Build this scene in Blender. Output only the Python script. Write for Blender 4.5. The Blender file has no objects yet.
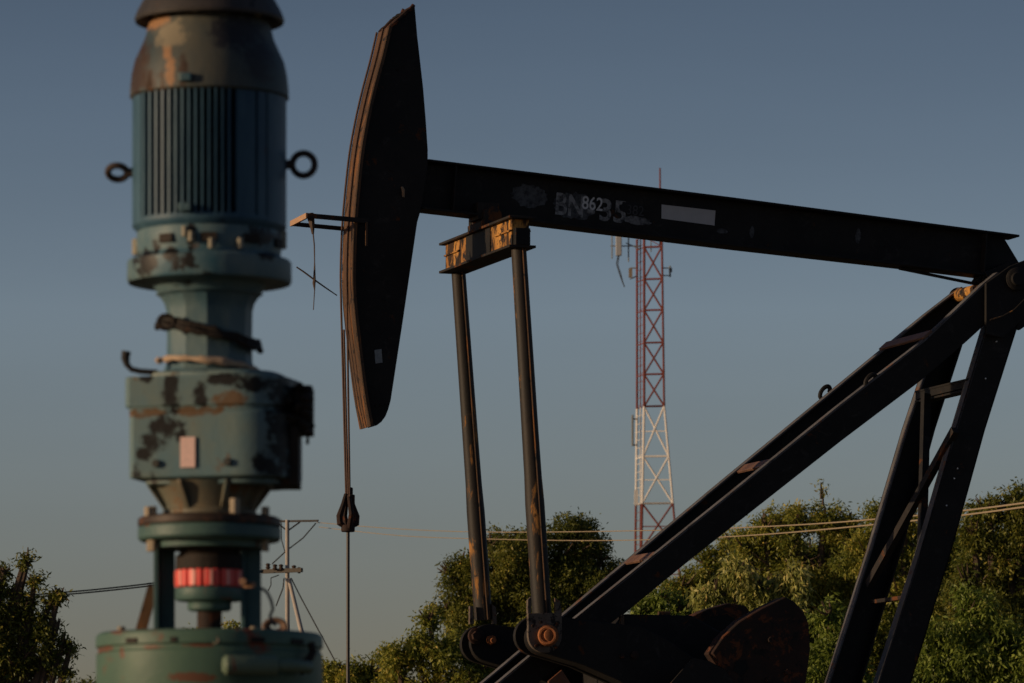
import bpy, math, random
import numpy as np
from mathutils import Vector, Matrix
random.seed(7); rng = np.random.default_rng(11)
V = Vector
sc = bpy.context.scene
# ------------------------------------------------------------------ camera, sky, sun, exposure
F = 5000.0; HY = 900.0; CZ = 0.7
cam = bpy.data.cameras.new('camera'); camo = bpy.data.objects.new('camera', cam); sc.collection.objects.link(camo)
camo.location = (0, 0, CZ); camo.rotation_euler = (math.radians(90), 0, 0)
cam.sensor_width = 36; cam.lens = F*36/1024; cam.shift_y = (HY-341.5)/1024; cam.clip_end = 6000; cam.clip_start = .5
cam.dof.use_dof = True; cam.dof.focus_distance = 42; cam.dof.aperture_fstop = cam.lens/1000/0.0195
sc.camera = camo
SUN_EL = math.radians(9); SUN_AZ = math.radians(-107)      # azimuth measured from +Y (view) towards +X
w = bpy.data.worlds.new('World'); sc.world = w; w.use_nodes = True
nt = w.node_tree; nt.nodes.clear()
bg = nt.nodes.new('ShaderNodeBackground'); out = nt.nodes.new('ShaderNodeOutputWorld')
sky = nt.nodes.new('ShaderNodeTexSky'); sky.sky_type = 'NISHITA'; sky.sun_disc = False
sky.sun_elevation = SUN_EL; sky.sun_rotation = SUN_AZ; sky.altitude = 0
sky.air_density = 1.0; sky.dust_density = .6; sky.ozone_density = 3.0
# warm dust layer of the evening air: brighter and greyer low down, clearer blue above (a function of elevation only)
gco = nt.nodes.new('ShaderNodeTexCoord'); gse = nt.nodes.new('ShaderNodeSeparateXYZ'); nt.links.new(gco.outputs['Generated'], gse.inputs[0])
gcr = nt.nodes.new('ShaderNodeValToRGB'); nt.links.new(gse.outputs[2], gcr.inputs[0])
els = gcr.color_ramp.elements; K = .5
stops = [(0, (1.15, .86, .82)), (.058, (1.37, 1.06, 1.08)), (.117, (1.74, 1.36, 1.38)), (.178, (1.12, .885, .91)), (.30, (.8, .7, .75)), (1, (.6, .55, .62))]
els[0].position = 0; els[0].color = (*[c*K for c in stops[0][1]], 1); els[1].position = 1; els[1].color = (*[c*K for c in stops[-1][1]], 1)
for p_, c_ in stops[1:-1]: e_ = els.new(p_); e_.color = (*[c*K for c in c_], 1)
gmx = nt.nodes.new('ShaderNodeMix'); gmx.data_type = 'RGBA'; gmx.blend_type = 'MULTIPLY'; gmx.inputs[0].default_value = 1
nt.links.new(sky.outputs[0], gmx.inputs[6]); nt.links.new(gcr.outputs[0], gmx.inputs[7]); 
gno = nt.nodes.new('ShaderNodeTexNoise'); gmp = nt.nodes.new('ShaderNodeMapping'); gmp.inputs['Scale'].default_value = (5, 5, 38); gno.inputs['Scale'].default_value = 1.0; gno.inputs['Detail'].default_value = 5
nt.links.new(gco.outputs['Generated'], gmp.inputs[0]); nt.links.new(gmp.outputs[0], gno.inputs['Vector'])      # faint uneven haze
gmr = nt.nodes.new('ShaderNodeMapRange'); gmr.inputs['To Min'].default_value = .93; gmr.inputs['To Max'].default_value = 1.07; nt.links.new(gno.outputs['Fac'], gmr.inputs['Value'])
gm2 = nt.nodes.new('ShaderNodeMix'); gm2.data_type = 'RGBA'; gm2.blend_type = 'MULTIPLY'; gm2.inputs[0].default_value = 1
nt.links.new(gmx.outputs[2], gm2.inputs[6]); nt.links.new(gmr.outputs[0], gm2.inputs[7]); nt.links.new(gm2.outputs[2], bg.inputs[0])
nt.links.new(bg.outputs[0], out.inputs[0]); bg.inputs[1].default_value = .06/K
sun = bpy.data.lights.new('sun', 'SUN'); suno = bpy.data.objects.new('sun', sun); sc.collection.objects.link(suno)
sun.energy = 3.0; sun.angle = math.radians(.6); sun.color = (1, .72, .45)
sd = V((math.sin(SUN_AZ)*math.cos(SUN_EL), math.cos(SUN_AZ)*math.cos(SUN_EL), math.sin(SUN_EL)))
suno.rotation_euler = sd.to_track_quat('Z', 'Y').to_euler(); suno.location = (-20, 20, 20)
sc.view_settings.view_transform = 'Standard'; sc.view_settings.look = 'None'
sc.view_settings.gamma = 1; sc.view_settings.exposure = 0; sc.view_settings.use_curve_mapping = False

# ------------------------------------------------------------------ helpers
def W(px, py, d): return V(((px-512)/F*d, d, CZ+(HY-py)/F*d))
TH = math.radians(19.0); ST, CT = math.sin(TH), math.cos(TH)
N = V((ST, -CT, 0)); H = V((-CT, -ST, 0))
def P(px, py, t=0.0):
    u = (px-512)/F; y = (36*CT-t)/(CT-u*ST)
    return V((u*y, y, CZ+(HY-py)/F*y))
def smooth(pts, n=8):
    out = []
    for i in range(len(pts)-1):
        p0 = pts[max(i-1, 0)]; p1 = pts[i]; p2 = pts[i+1]; p3 = pts[min(i+2, len(pts)-1)]
        for k in range(n):
            t = k/n; out.append(tuple(.5*((2*b)+(-a+c)*t+(2*a-5*b+4*c-d)*t*t+(-a+3*b-3*c+d)*t**3) for a, b, c, d in zip(p0, p1, p2, p3)))
    return out+[pts[-1]]
ORI = {}
class MB:
    def __init__(s): s.v = []; s.f = []
    def add(s, vs, fs):
        b = len(s.v); s.v += [tuple(x) for x in vs]; s.f += [tuple(b+i for i in f) for f in fs]; return s
    def prism(s, poly, ext):
        n = len(poly); a = [V(p) for p in poly]; b = [p+ext for p in a]
        return s.add(a+b, [tuple(range(n))[::-1], tuple(range(n, 2*n))]+[(i, (i+1) % n, n+(i+1) % n, n+i) for i in range(n)])
    def box(s, c, dx, dy, dz):      # centre and three half-extent vectors
        c = V(c); vs = [c+sx*dx+sy*dy+sz*dz for sx in (-1, 1) for sy in (-1, 1) for sz in (-1, 1)]
        return s.add(vs, [(0, 1, 3, 2), (4, 6, 7, 5), (0, 4, 5, 1), (2, 3, 7, 6), (0, 2, 6, 4), (1, 5, 7, 3)])
    def abox(s, c, x, y, z): return s.box(c, V((x/2, 0, 0)), V((0, y/2, 0)), V((0, 0, z/2)))
    def bar(s, A, B, lat, wl, wh):  # bar A->B, lateral dir lat (width wl), other dir wh
        A = V(A); B = V(B); d = B-A; up = d.cross(lat).normalized(); l = up.cross(d).normalized()
        return s.box((A+B)/2, d/2, l*wl/2, up*wh/2)
    def tube(s, pts, r, k=10, closed=False, jit=0):
        pts = [V(p) for p in pts]; n = len(pts); rr = r if isinstance(r, (list, tuple)) else [r]*n
        vs = []; prev = None
        for i, p in enumerate(pts):
            a = pts[(i-1) % n] if closed or i > 0 else p; b = pts[(i+1) % n] if closed or i < n-1 else p
            d = (b-a).normalized()
            if prev is None: q = d.orthogonal().normalized()
            else: q = (prev-prev.dot(d)*d).normalized()
            prev = q; e = d.cross(q)
            for j in range(k):
                an = 2*math.pi*j/k; rad = rr[i]*(1+random.uniform(-jit, jit))
                vs.append(p+(q*math.cos(an)+e*math.sin(an))*rad)
        fs = []
        for i in range(n if closed else n-1):
            i2 = (i+1) % n
            for j in range(k): fs.append((i*k+j, i*k+(j+1) % k, i2*k+(j+1) % k, i2*k+j))
        if not closed: fs += [tuple(range(k))[::-1], tuple((n-1)*k+j for j in range(k))]
        return s.add(vs, fs)
    def lathe(s, c, prof, k=64, a0=0, a1=2*math.pi, axis=None, cap=True):   # prof: (r, z) about vertical axis through c
        full = abs(a1-a0-2*math.pi) < 1e-6; m = k if full else k+1; vs = []
        if axis is None: X, Y, Z = V((1, 0, 0)), V((0, 1, 0)), V((0, 0, 1))
        else: Z = V(axis).normalized(); X = Z.orthogonal().normalized(); Y = Z.cross(X)
        for (r, z) in prof:
            for j in range(m):
                a = a0+(a1-a0)*j/k; vs.append(V(c)+X*r*math.cos(a)+Y*r*math.sin(a)+Z*z)
        fs = []
        for i in range(len(prof)-1):
            for j in range(k): fs.append((i*m+j, i*m+(j+1) % m, (i+1)*m+(j+1) % m, (i+1)*m+j))
        if full and cap: fs += [tuple(range(m))[::-1], tuple((len(prof)-1)*m+j for j in range(m))]
        return s.add(vs, fs)
    def cyl(s, c, axis, r, h, k=24): return s.lathe(c, [(r*.9, -h/2), (r, -h/2+min(h, r)*.1), (r, h/2-min(h, r)*.1), (r*.9, h/2)], k, axis=axis)
    def each(s, name, mat, parent, bev=0):      # every connected piece becomes an object of its own
        par = list(range(len(s.v)))
        def fd(i):
            while par[i] != i: par[i] = par[par[i]]; i = par[i]
            return i
        for f in s.f:
            for i in f[1:]: par[fd(i)] = fd(f[0])
        grp = {}
        for f in s.f: grp.setdefault(fd(f[0]), []).append(f)
        for fs in grp.values():
            ids = sorted({i for f in fs for i in f}); mp = {i: k for k, i in enumerate(ids)}
            m = MB(); m.add([s.v[i] for i in ids], [tuple(mp[i] for i in f) for f in fs]); m.build(name, mat, parent, bev=bev)
    def build(s, name, mat, parent=None, origin=None, bev=0, sharp=38):
        me = bpy.data.meshes.new(name)
        o0 = ORI[parent.name] if parent else (V(origin) if origin else V((0, 0, 0)))
        me.from_pydata([(v[0]-o0.x, v[1]-o0.y, v[2]-o0.z) for v in s.v], [], s.f); me.validate(); me.update()
        import bmesh
        bm = bmesh.new(); bm.from_mesh(me); bmesh.ops.recalc_face_normals(bm, faces=bm.faces); bm.to_mesh(me); bm.free()
        me.polygons.foreach_set('use_smooth', [True]*len(me.polygons)); me.set_sharp_from_angle(angle=math.radians(sharp))
        me.materials.append(mat); o = bpy.data.objects.new(name, me); sc.collection.objects.link(o)
        if parent: o.parent = parent
        else: o.location = o0
        ORI[o.name] = o0
        if bev:
            b = o.modifiers.new('bevel', 'BEVEL'); b.width = bev; b.segments = 2; b.limit_method = 'ANGLE'; b.angle_limit = math.radians(40)
        return o
def empty(name, loc, label, cat, group=None):
    o = bpy.data.objects.new(name, None); sc.collection.objects.link(o); o.location = loc; o.empty_display_size = .2
    ORI[o.name] = V(loc); return tag(o, label, cat, group)
def tag(o, label=None, cat=None, group=None, kind=None):
    for k, v in (('label', label), ('category', cat), ('group', group), ('kind', kind)):
        if v: o[k] = v
    return o

# ------------------------------------------------------------------ materials
def newmat(name):
    m = bpy.data.materials.new(name); m.use_nodes = True; t = m.node_tree; b = t.nodes['Principled BSDF']; return m, t, b
def noise(t, scale, detail=4, rough=.6, vec=None, dist=0):
    n = t.nodes.new('ShaderNodeTexNoise'); n.inputs['Scale'].default_value = scale; n.inputs['Detail'].default_value = detail
    n.inputs['Roughness'].default_value = rough; n.inputs['Distortion'].default_value = dist
    if vec: t.links.new(vec, n.inputs['Vector'])
    return n.outputs['Fac']
def ramp(t, fac, a, b):
    r = t.nodes.new('ShaderNodeMapRange'); r.inputs['From Min'].default_value = a; r.inputs['From Max'].default_value = b
    t.links.new(fac, r.inputs['Value']); return r.outputs[0]
def mix(t, fac, a, b):
    m = t.nodes.new('ShaderNodeMix'); m.data_type = 'RGBA'
    if isinstance(fac, (int, float)): m.inputs[0].default_value = fac
    else: t.links.new(fac, m.inputs[0])
    for s, i in ((a, 6), (b, 7)):
        if isinstance(s, tuple): m.inputs[i].default_value = (*s, 1)
        else: t.links.new(s, m.inputs[i])
    return m.outputs[2]
def math_(t, op, a, b=None, c=None):
    m = t.nodes.new('ShaderNodeMath'); m.operation = op
    for i, s in enumerate((a, b, c)):
        if s is None: continue
        if isinstance(s, (int, float)): m.inputs[i].default_value = s
        else: t.links.new(s, m.inputs[i])
    return m.outputs[0]
def metal(name, base, base2=None, rust=(.16, .06, .02), ra=.62, grime=(.012, .010, .009), ga=.66, sc_=9, rough=.55, streak=3, bump=.25, spots=(), spotcol=(.012, .01, .009), spec=.3, soft=.06, layers=(), chip=.70, dust=None):
    m, t, b = newmat(name); base2 = base2 or tuple(c*.7 for c in base)
    tc = t.nodes.new('ShaderNodeTexCoord').outputs['Object']
    mp = t.nodes.new('ShaderNodeMapping'); mp.inputs['Scale'].default_value = (1, 1, 1/streak); t.links.new(tc, mp.inputs[0]); st = mp.outputs[0]
    c = mix(t, ramp(t, noise(t, sc_*.6, 5, .65, st), .35, .65), base, base2)
    r1 = noise(t, sc_, 8, .7, st, .4); rm = ramp(t, r1, ra, ra+soft)
    c = mix(t, rm, c, rust)
    g1 = noise(t, sc_*.8, 7, .7, tc, .3); gm = ramp(t, g1, ga, ga+soft)
    for (x, y, rx, ry) in spots:        # spots in object metres (x, z), for grease marks with a shape of their own
        sp = t.nodes.new('ShaderNodeSeparateXYZ'); t.links.new(tc, sp.inputs[0])
        dx = math_(t, 'DIVIDE', math_(t, 'SUBTRACT', sp.outputs[0], x), rx); dz = math_(t, 'DIVIDE', math_(t, 'SUBTRACT', sp.outputs[2], y), ry)
        q = math_(t, 'ADD', math_(t, 'MULTIPLY', dx, dx), math_(t, 'MULTIPLY', dz, dz))
        q = math_(t, 'ADD', q, math_(t, 'MULTIPLY', math_(t, 'SUBTRACT', noise(t, 34, 8, .8, tc), .5), 7))
        gm = math_(t, 'MAXIMUM', gm, ramp(t, q, .95, .72))
    c = mix(t, gm, c, grime if not spots else spotcol)
    c = mix(t, ramp(t, noise(t, sc_*5, 6, .75, st), chip, chip+.04), c, grime)     # small chips and flecks
    if dust: c = mix(t, math_(t, 'MULTIPLY', ramp(t, noise(t, sc_*1.7, 8, .75, st, .8), .56, .74), .8), c, dust)
    for col, sps in layers:             # further marks or painted shade, each with its own colour
        lm = None
        for (x, y, rx, ry) in sps:
            sp = t.nodes.new('ShaderNodeSeparateXYZ'); t.links.new(tc, sp.inputs[0])
            dx = math_(t, 'DIVIDE', math_(t, 'SUBTRACT', sp.outputs[0], x), rx); dz = math_(t, 'DIVIDE', math_(t, 'SUBTRACT', sp.outputs[2], y), ry)
            q = math_(t, 'ADD', math_(t, 'ADD', math_(t, 'MULTIPLY', dx, dx), math_(t, 'MULTIPLY', dz, dz)), math_(t, 'MULTIPLY', math_(t, 'SUBTRACT', noise(t, 34, 8, .78, tc), .5), 6))
            k = ramp(t, q, 1.1, .5); lm = k if lm is None else math_(t, 'MAXIMUM', lm, k)
        c = mix(t, lm, c, col)
    t.links.new(c, b.inputs['Base Color'])
    rr = math_(t, 'ADD', math_(t, 'MULTIPLY', rm, .3), rough); t.links.new(rr, b.inputs['Roughness'])
    b.inputs['Specular IOR Level'].default_value = spec
    bp = t.nodes.new('ShaderNodeBump'); bp.inputs['Strength'].default_value = bump; bp.inputs['Distance'].default_value = .004
    t.links.new(math_(t, 'ADD', r1, noise(t, sc_*6, 4, .6, tc)), bp.inputs['Height']); t.links.new(bp.outputs[0], b.inputs['Normal'])
    return m
def plain(name, col, rough=.7, spec=.3, var=.3, s=20):
    m, t, b = newmat(name); tc = t.nodes.new('ShaderNodeTexCoord').outputs['Object']
    c = mix(t, noise(t, s, 5, .6, tc), tuple(x*(1-var) for x in col), tuple(min(1, x*(1+var)) for x in col))
    t.links.new(c, b.inputs['Base Color']); b.inputs['Roughness'].default_value = rough; b.inputs['Specular IOR Level'].default_value = spec
    return m
M = {}
M['black'] = metal('black_painted_steel', (.014, .0135, .0135), (.022, .02, .019), rust=(.09, .035, .015), ra=.62, ga=.7, sc_=5, rough=.62, streak=1, spec=.15, dust=(.05, .045, .042))
M['blackrust'] = metal('black_steel_with_rust', (.018, .017, .018), (.03, .024, .02), rust=(.13, .05, .02), ra=.55, ga=.62, sc_=6, rough=.7, streak=1.5, spec=.2, dust=(.05, .045, .04))
M['track'] = metal('worn_brown_track_steel', (.12, .062, .03), (.05, .032, .02), rust=(.20, .085, .03), ra=.55, ga=.57, sc_=14, streak=6, rough=.6)
M['ochre'] = metal('ochre_paint_worn_to_black', (.58, .29, .065), (.30, .13, .03), rust=(.045, .025, .015), ra=.47, grime=(.010, .009, .010), ga=.53, sc_=8, streak=2, rough=.6)
M['pitman'] = metal('brown_rusted_pipe_steel', (.028, .021, .016), (.014, .013, .012), rust=(.34, .16, .045), ra=.57, ga=.60, sc_=9, streak=5, rough=.6)
M['rust'] = metal('orange_rust', (.35, .13, .05), (.22, .08, .03), rust=(.12, .05, .02), ra=.58, ga=.7, sc_=25, rough=.8)
M['darkrust'] = metal('dark_rusty_casting', (.018, .013, .011), (.04, .018, .012), rust=(.13, .045, .02), ra=.54, ga=.55, sc_=8, rough=.8, streak=1)
M['plategrey'] = metal('grey_pin_plate', (.15, .12, .095), (.08, .065, .05), rust=(.12, .055, .03), ra=.58, ga=.54, sc_=16, rough=.7, streak=1)
M['rope'] = plain('wire_rope', (.09, .05, .035), .7, .3, .5, 60)
M['rod'] = plain('oily_rod', (.035, .03, .028), .45, .5, .3, 30)

# ------------------------------------------------------------------ ground
g = MB()
gs = [(-3000, -200, 0), (3000, -200, 0), (3000, 5000, 0), (-3000, 5000, 0)]
g.add([V(x) for x in gs], [(0, 1, 2, 3)])
gm, t, b = newmat('dry_ground'); tc = t.nodes.new('ShaderNodeTexCoord').outputs['Object']
t.links.new(mix(t, ramp(t, noise(t, .4, 8, .6, tc), .4, .6), (.16, .11, .07), (.07, .08, .035)), b.inputs['Base Color']); b.inputs['Roughness'].default_value = .95
tag(g.build('ground', gm), kind='structure')

# ================================================================== PUMPJACK
pj = empty('pumpjack', P(720, 980, 0)*1 - V((0, 0, P(720, 980, 0).z)), 'black steel oil pumpjack with rusty orange crossbeam, seen from its long curved head', 'pumpjack')
BL = M['black']
def poly(pts, t): return [P(x, y, t) for x, y in pts]
def ext(a): return N*a
# --- walking beam
top = [(424, 162), (719, 199), (1014, 237.5)]; bot = [(418, 209.5), (533, 223), (719, 245.5), (925, 269), (990, 277)]
b_ = MB()
b_.prism([P(424, 163), P(719, 200), P(1003, 237.5), P(1019, 264), P(990, 276), P(925, 268), P(719, 244.5), P(533, 222), P(418, 208)], ext(.014))
for A, B in ((top[0], top[1]), (top[1], top[2])): b_.bar(P(*A), P(*B), N, .2, .016)
for i in range(4): b_.bar(P(*bot[i]), P(*bot[i+1]), N, .2, .016)
for x in (455, 985):                     # web stiffeners
    y0 = 162+(x-424)*.128; b_.bar(P(x, y0, .05), P(x-3, y0+47, .05), N, .08, .012)
beam = b_.build('walking_beam', BL, pj, bev=.003)
MB().bar(P(900, 268.5, 0), P(983, 285.5, 0), N, .05, .014).bar(P(978, 276, 0), P(996, 292, 0), N, .12, .1).build('tie_bar', BL, beam)
# writing and paint marks on the web
def surf_frame(px, py, t):
    A = P(px, py, t); d = (P(719, 222, t)-P(424, 186, t)).normalized(); return A, d, d.cross(-N).normalized()*-1
def paint(name, col, cover, seed, rough=.8):
    m, t, b = newmat(name); tc = t.nodes.new('ShaderNodeTexCoord').outputs['Object']
    mp = t.nodes.new('ShaderNodeMapping'); mp.inputs['Location'].default_value = (seed, seed, 0); t.links.new(tc, mp.inputs[0])
    f = ramp(t, noise(t, 22, 6, .7, mp.outputs[0]), cover-.12, cover+.1)
    c = mix(t, f, (.018, .018, .022), col); t.links.new(c, b.inputs['Base Color']); b.inputs['Roughness'].default_value = rough
    return m
def lettering(name, s, px, py, height_px, mat, t=.017, stretch=1.0, slant=0, bold=0):
    cu = bpy.data.curves.new(name, 'FONT'); cu.body = s; cu.size = 1; cu.offset = bold
    o = bpy.data.objects.new('tmp', cu); me = bpy.data.meshes.new_from_object(o); bpy.data.objects.remove(o)
    A, d, u = surf_frame(px, py, t)
    if u.z < 0: u = -u
    k = height_px/139/.7
    vs = [A+d*(v.co.x*k*stretch)+u*(v.co.y*k) for v in me.vertices]
    o0 = ORI[pj.name]
    for v, c in zip(me.vertices, vs): v.co = c-o0
    me.materials.clear(); me.materials.append(mat); me.name = name
    ob = bpy.data.objects.new(name, me); sc.collection.objects.link(ob); ob.parent = beam; return ob
mfaded = paint('faded_grey_stencil', (.28, .28, .28), .48, 3)
mcrisp = paint('light_grey_stencil', (.6, .6, .6), .36, 9)
mdark = paint('dark_stencil', (.006, .006, .008), .3, 5)
tag(lettering('painted_letters', 'BN', 554, 213.5, 21.5, mfaded, stretch=.78, bold=.02), 'faded grey stencilled letters BN')
lettering('painted_dash', '-', 586, 217.5, 21, mfaded, stretch=1.0, bold=.02)
tag(lettering('painted_number', '35', 598, 219.5, 21.5, mfaded, stretch=1.0, bold=.02), 'faded grey stencilled number 35')
tag(lettering('painted_number', '862', 581.5, 208.4, 13, mcrisp, t=.019, stretch=.82, bold=.012), 'crisp light grey number 862')
def patch(name, cx, cy, rx, ry, mat, t=.016, n=40, j=.13):
    A, d, u = surf_frame(cx, cy, t); u = u if u.z > 0 else -u
    pts = []
    for i in range(n):
        a = 2*math.pi*i/n; r = 1+random.uniform(-j, j); pts.append(A+d*(math.cos(a)*rx*r/139)+u*(math.sin(a)*ry*r/139))
    m = MB(); m.add([A]+pts, [(0, i+1, (i+1) % n+1) for i in range(n)]); return m.build(name, mat, beam)
msmear = paint('faint_paint_smear', (.085, .09, .095), .50, 1)
msmear2 = paint('pale_paint_smear', (.2, .2, .2), .50, 2)
patch('paint_smear', 530, 196, 19, 12, msmear); patch('paint_smear', 575, 206, 22, 13, msmear, t=.0155)
patch('paint_smear', 637, 220.5, 15, 4.2, msmear2); patch('paint_smear', 632, 208, 13, 7, mdark, t=.018, j=.1)
lettering('painted_number', '382', 626, 214, 10, paint('ghost_number', (.05, .05, .052), .45, 6), t=.020, stretch=.9)
patch('paint_smear', 722, 231, 6, 2.5, msmear); patch('paint_smear', 752, 232, 2.5, 6, msmear); patch('paint_smear', 858, 236, 3, 8, msmear)
mw = plain('white_number_panel_paint', (.5, .49, .49), .7, .2, .12, 12)
MB().add([P(661.5, 204.5, .0165), P(715.5, 210.5, .0165), P(714.5, 225.5, .0165), P(661.5, 218.5, .0165)], [(0, 3, 2, 1)]).build('white_panel', mw, beam)

# --- horse head
arc = [(391, 28), (384.5, 56), (376, 88), (369, 119), (363.5, 150), (359.5, 185), (356.5, 220), (355, 255), (355, 290), (358, 325), (362, 358), (366.5, 393), (372.5, 426)]
arc = smooth(arc, 4)
rest = [(377, 424.5), (381.5, 421), (385.5, 415.5), (388, 409), (390.5, 400), (396, 364), (403, 318), (410, 270), (417, 222), (421, 208), (427.5, 165), (427.6, 150), (425.6, 120), (423, 88), (417, 35), (414.5, 6), (402, 13)]
HW = .12
hh = MB(); nearp = poly(arc+rest, HW); hh.prism(nearp, ext(-.014)); hh.prism([p-N*(2*HW-.014) for p in nearp], ext(-.014))
rp = [P(x, y, HW) for x, y in rest]
for i in range(len(rp)-1):                     # closure plates round the back and ends
    A, B = rp[i]-N*.014, rp[i+1]-N*.014; off = N*(-(2*HW-.028)); d = (B-A).normalized(); nn = d.cross(N).normalized()*.006
    hh.add([A-nn, B-nn, B-nn+off, A-nn+off, A+nn, B+nn, B+nn+off, A+nn+off], [(0, 1, 2, 3), (7, 6, 5, 4), (0, 4, 5, 1), (3, 2, 6, 7), (1, 5, 6, 2), (0, 3, 7, 4)])
head = hh.build('horse_head', BL, pj)
ap = [P(x, y, HW) for x, y in arc]
tr = MB()
def outn(i):
    a = ap[max(i-1, 0)]; c = ap[min(i+1, len(ap)-1)]; d = (c-a).normalized(); q = d.cross(N).normalized()
    return q if q.dot(H) > 0 else -q
EDGE = .03
vs = []; fs = []
for i, p in enumerate(ap):
    o = outn(i)
    vs += [p+N*EDGE, p+N*EDGE+o*.02, p-N*(2*HW+.005)+o*.02, p-N*(2*HW+.005)]
for i in range(len(ap)-1):
    for j in range(4): fs.append((i*4+j, i*4+(j+1) % 4, i*4+4+(j+1) % 4, i*4+4+j))
fs += [(0, 1, 2, 3), tuple(4*(len(ap)-1)+j for j in (3, 2, 1, 0))]
tr.add(vs, fs)
for e in (EDGE-.008,):       # raised rim
    tr.tube([ap[i]+N*e+outn(i)*.022 for i in range(len(ap))], .009, 6)
track = tr.build('wireline_track', M['track'], head)
tp = MB(); A = P(390, 29, HW+.02); B = P(414.5, 5.5, HW+.02)
pts = [A.lerp(B, i/8)+V((0, 0, random.uniform(-.004, .012))) for i in range(9)]
tp.tube([p-N*.02 for p in pts], [random.uniform(.012, .02) for _ in pts], 7); tp.tube([p-N*.24 for p in pts], [random.uniform(.012, .022) for _ in pts], 7)
tp.bar(A-N*.13+V((0, 0, .004)), B-N*.13+V((0, 0, .004)), N, .25, .012); tp.build('top_rim', M['darkrust'], head)
MB().add([P(374.5, 350, HW+.002), P(381.5, 349, HW+.002), P(382.5, 362.5, HW+.002), P(375.5, 363.5, HW+.002)], [(0, 3, 2, 1)]).build('metal_tag', plain('dull_tag', (.22, .24, .25), .5, .5, .5, 60), head)
MB().tube([P(402, 187, HW+.012), P(403.2, 190, HW+.02), P(403.5, 197, HW+.012)], [.008, .012, .009], 8).build('hook_pin', plain('bare_pin', (.3, .2, .12)), head)
bolts = MB()
for (x, y) in ((381, 405), (386, 404), (376, 406), (398, 70), (392, 170), (384, 300)): bolts.cyl(P(x, y, HW+.004), N, .008, .01, 6)
bolts.each('plate_bolt', BL, head)
# bridle cables lying on the track then hanging straight to the rod hanger
for e in (-.10, -.17, -.245):
    pts = [ap[i]+N*e+outn(i)*.03 for i in range(0, 33)]
    if e == -.17: q_ = pts[-1]; pts = [V((q_.x, q_.y, P(348, 329, 0).z))]
    last = pts[-1]; lo = P(348, 497, 0)+N*((e+.17)*.6)
    pts += [last.lerp(lo, q)+V((0, 0, 0)) for q in (.15, .4, .7, 1)]
    MB().tube(pts, .0075, 8).build('bridle_cable', M['rope'], pj)
hg = MB(); c0 = P(348, 515, 0)
for s_ in (-1.2, 1.2):
    hg.tube([c0+H*(s_*.012)+V((0, 0, .15)), c0+H*(s_*.03)+V((0, 0, .07)), c0+H*(s_*.052)+V((0, 0, -.01)), c0+H*(s_*.05)+V((0, 0, -.06)), c0+H*(s_*.015)+V((0, 0, -.09))], [.014, .018, .024, .024, .014], 8)
    hg.tube([c0+N*(s_*.02)+V((0, 0, .14)), c0+N*(s_*.07), c0+N*(s_*.03)+V((0, 0, -.09))], [.014, .02, .02], 8)
hg.cyl(c0+V((0, 0, -.095)), V((0, 0, 1)), .05, .05, 12); hg.cyl(c0+V((0, 0, .10))+H*-.025, V((0, 0, 1)), .025, .09, 8); hg.cyl(c0+V((0, 0, .165))+H*-.02, V((0, .3, 1)), .016, .06, 8)
hg.build('rod_hanger', M['darkrust'], pj)
pr = MB(); zt = P(348, 528, 0); pr.tube([zt, V((zt.x, zt.y, .75))], .0125, 10)
prr = empty('polished_rod', V((zt.x, zt.y, 0)), 'thin dark polished rod hanging straight down from the cable hanger', 'rod')
pr.build('rod', M['rod'], prr); MB().lathe(V((zt.x, zt.y, 0)), [(.16, 0), (.16, .08), (.08, .1), (.08, .6), (.11, .62), (.11, .7), (.05, .72), (.05, .8)], 24).build('stuffing_box', M['darkrust'], prr)
# hanger frame on the head
fr = MB(); a1, a2 = P(368.5, 221, .16), P(307, 215.5, .16); b1, b2 = P(352, 229.5, -.19), P(291, 223.8, -.19)
fr.bar(a1, a2, N, .012, .034); fr.bar(b1, b2, N, .012, .03); fr2 = fr.build('cable_guide', M['blackrust'], pj)
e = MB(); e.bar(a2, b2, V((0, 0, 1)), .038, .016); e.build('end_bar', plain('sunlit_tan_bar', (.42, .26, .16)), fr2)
e = MB(); e.bar(P(366.5, 222, .165), P(366.5, 246, .165), N, .012, .014); e.build('guide_pin', M['track'], fr2)
dw = MB(); q = lambda x, y: P(x, y, .08)
dw.tube([q(310.5, 213), q(311, 218), q(312, 226), q(313, 234)], [.02, .026, .02, .008], 7, jit=.25)
dw.tube([q(313, 232), q(314.3, 245), q(314.6, 262), q(314.4, 279), q(314, 283), q(314.6, 290), q(313.4, 310)], [.005, .005, .004, .01, .012, .004, .003], 6)
dwo = dw.build('dangling_wire', plain('old_wire', (.09, .06, .045)), origin=q(311, 216)); tag(dwo, 'thin knotted wire dangling from the small frame on the pumpjack head', 'wire')
tw = MB(); tw.tube([q(296.5, 267), q(304, 272), q(314, 279.5), q(326, 288), q(337, 295.5)], [.005, .006, .006, .005, .004], 6)
tag(tw.build('twig', plain('dry_twig', (.12, .08, .05)), origin=q(314, 279.5)), 'thin bare stick caught crosswise in the dangling wire', 'stick')

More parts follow.
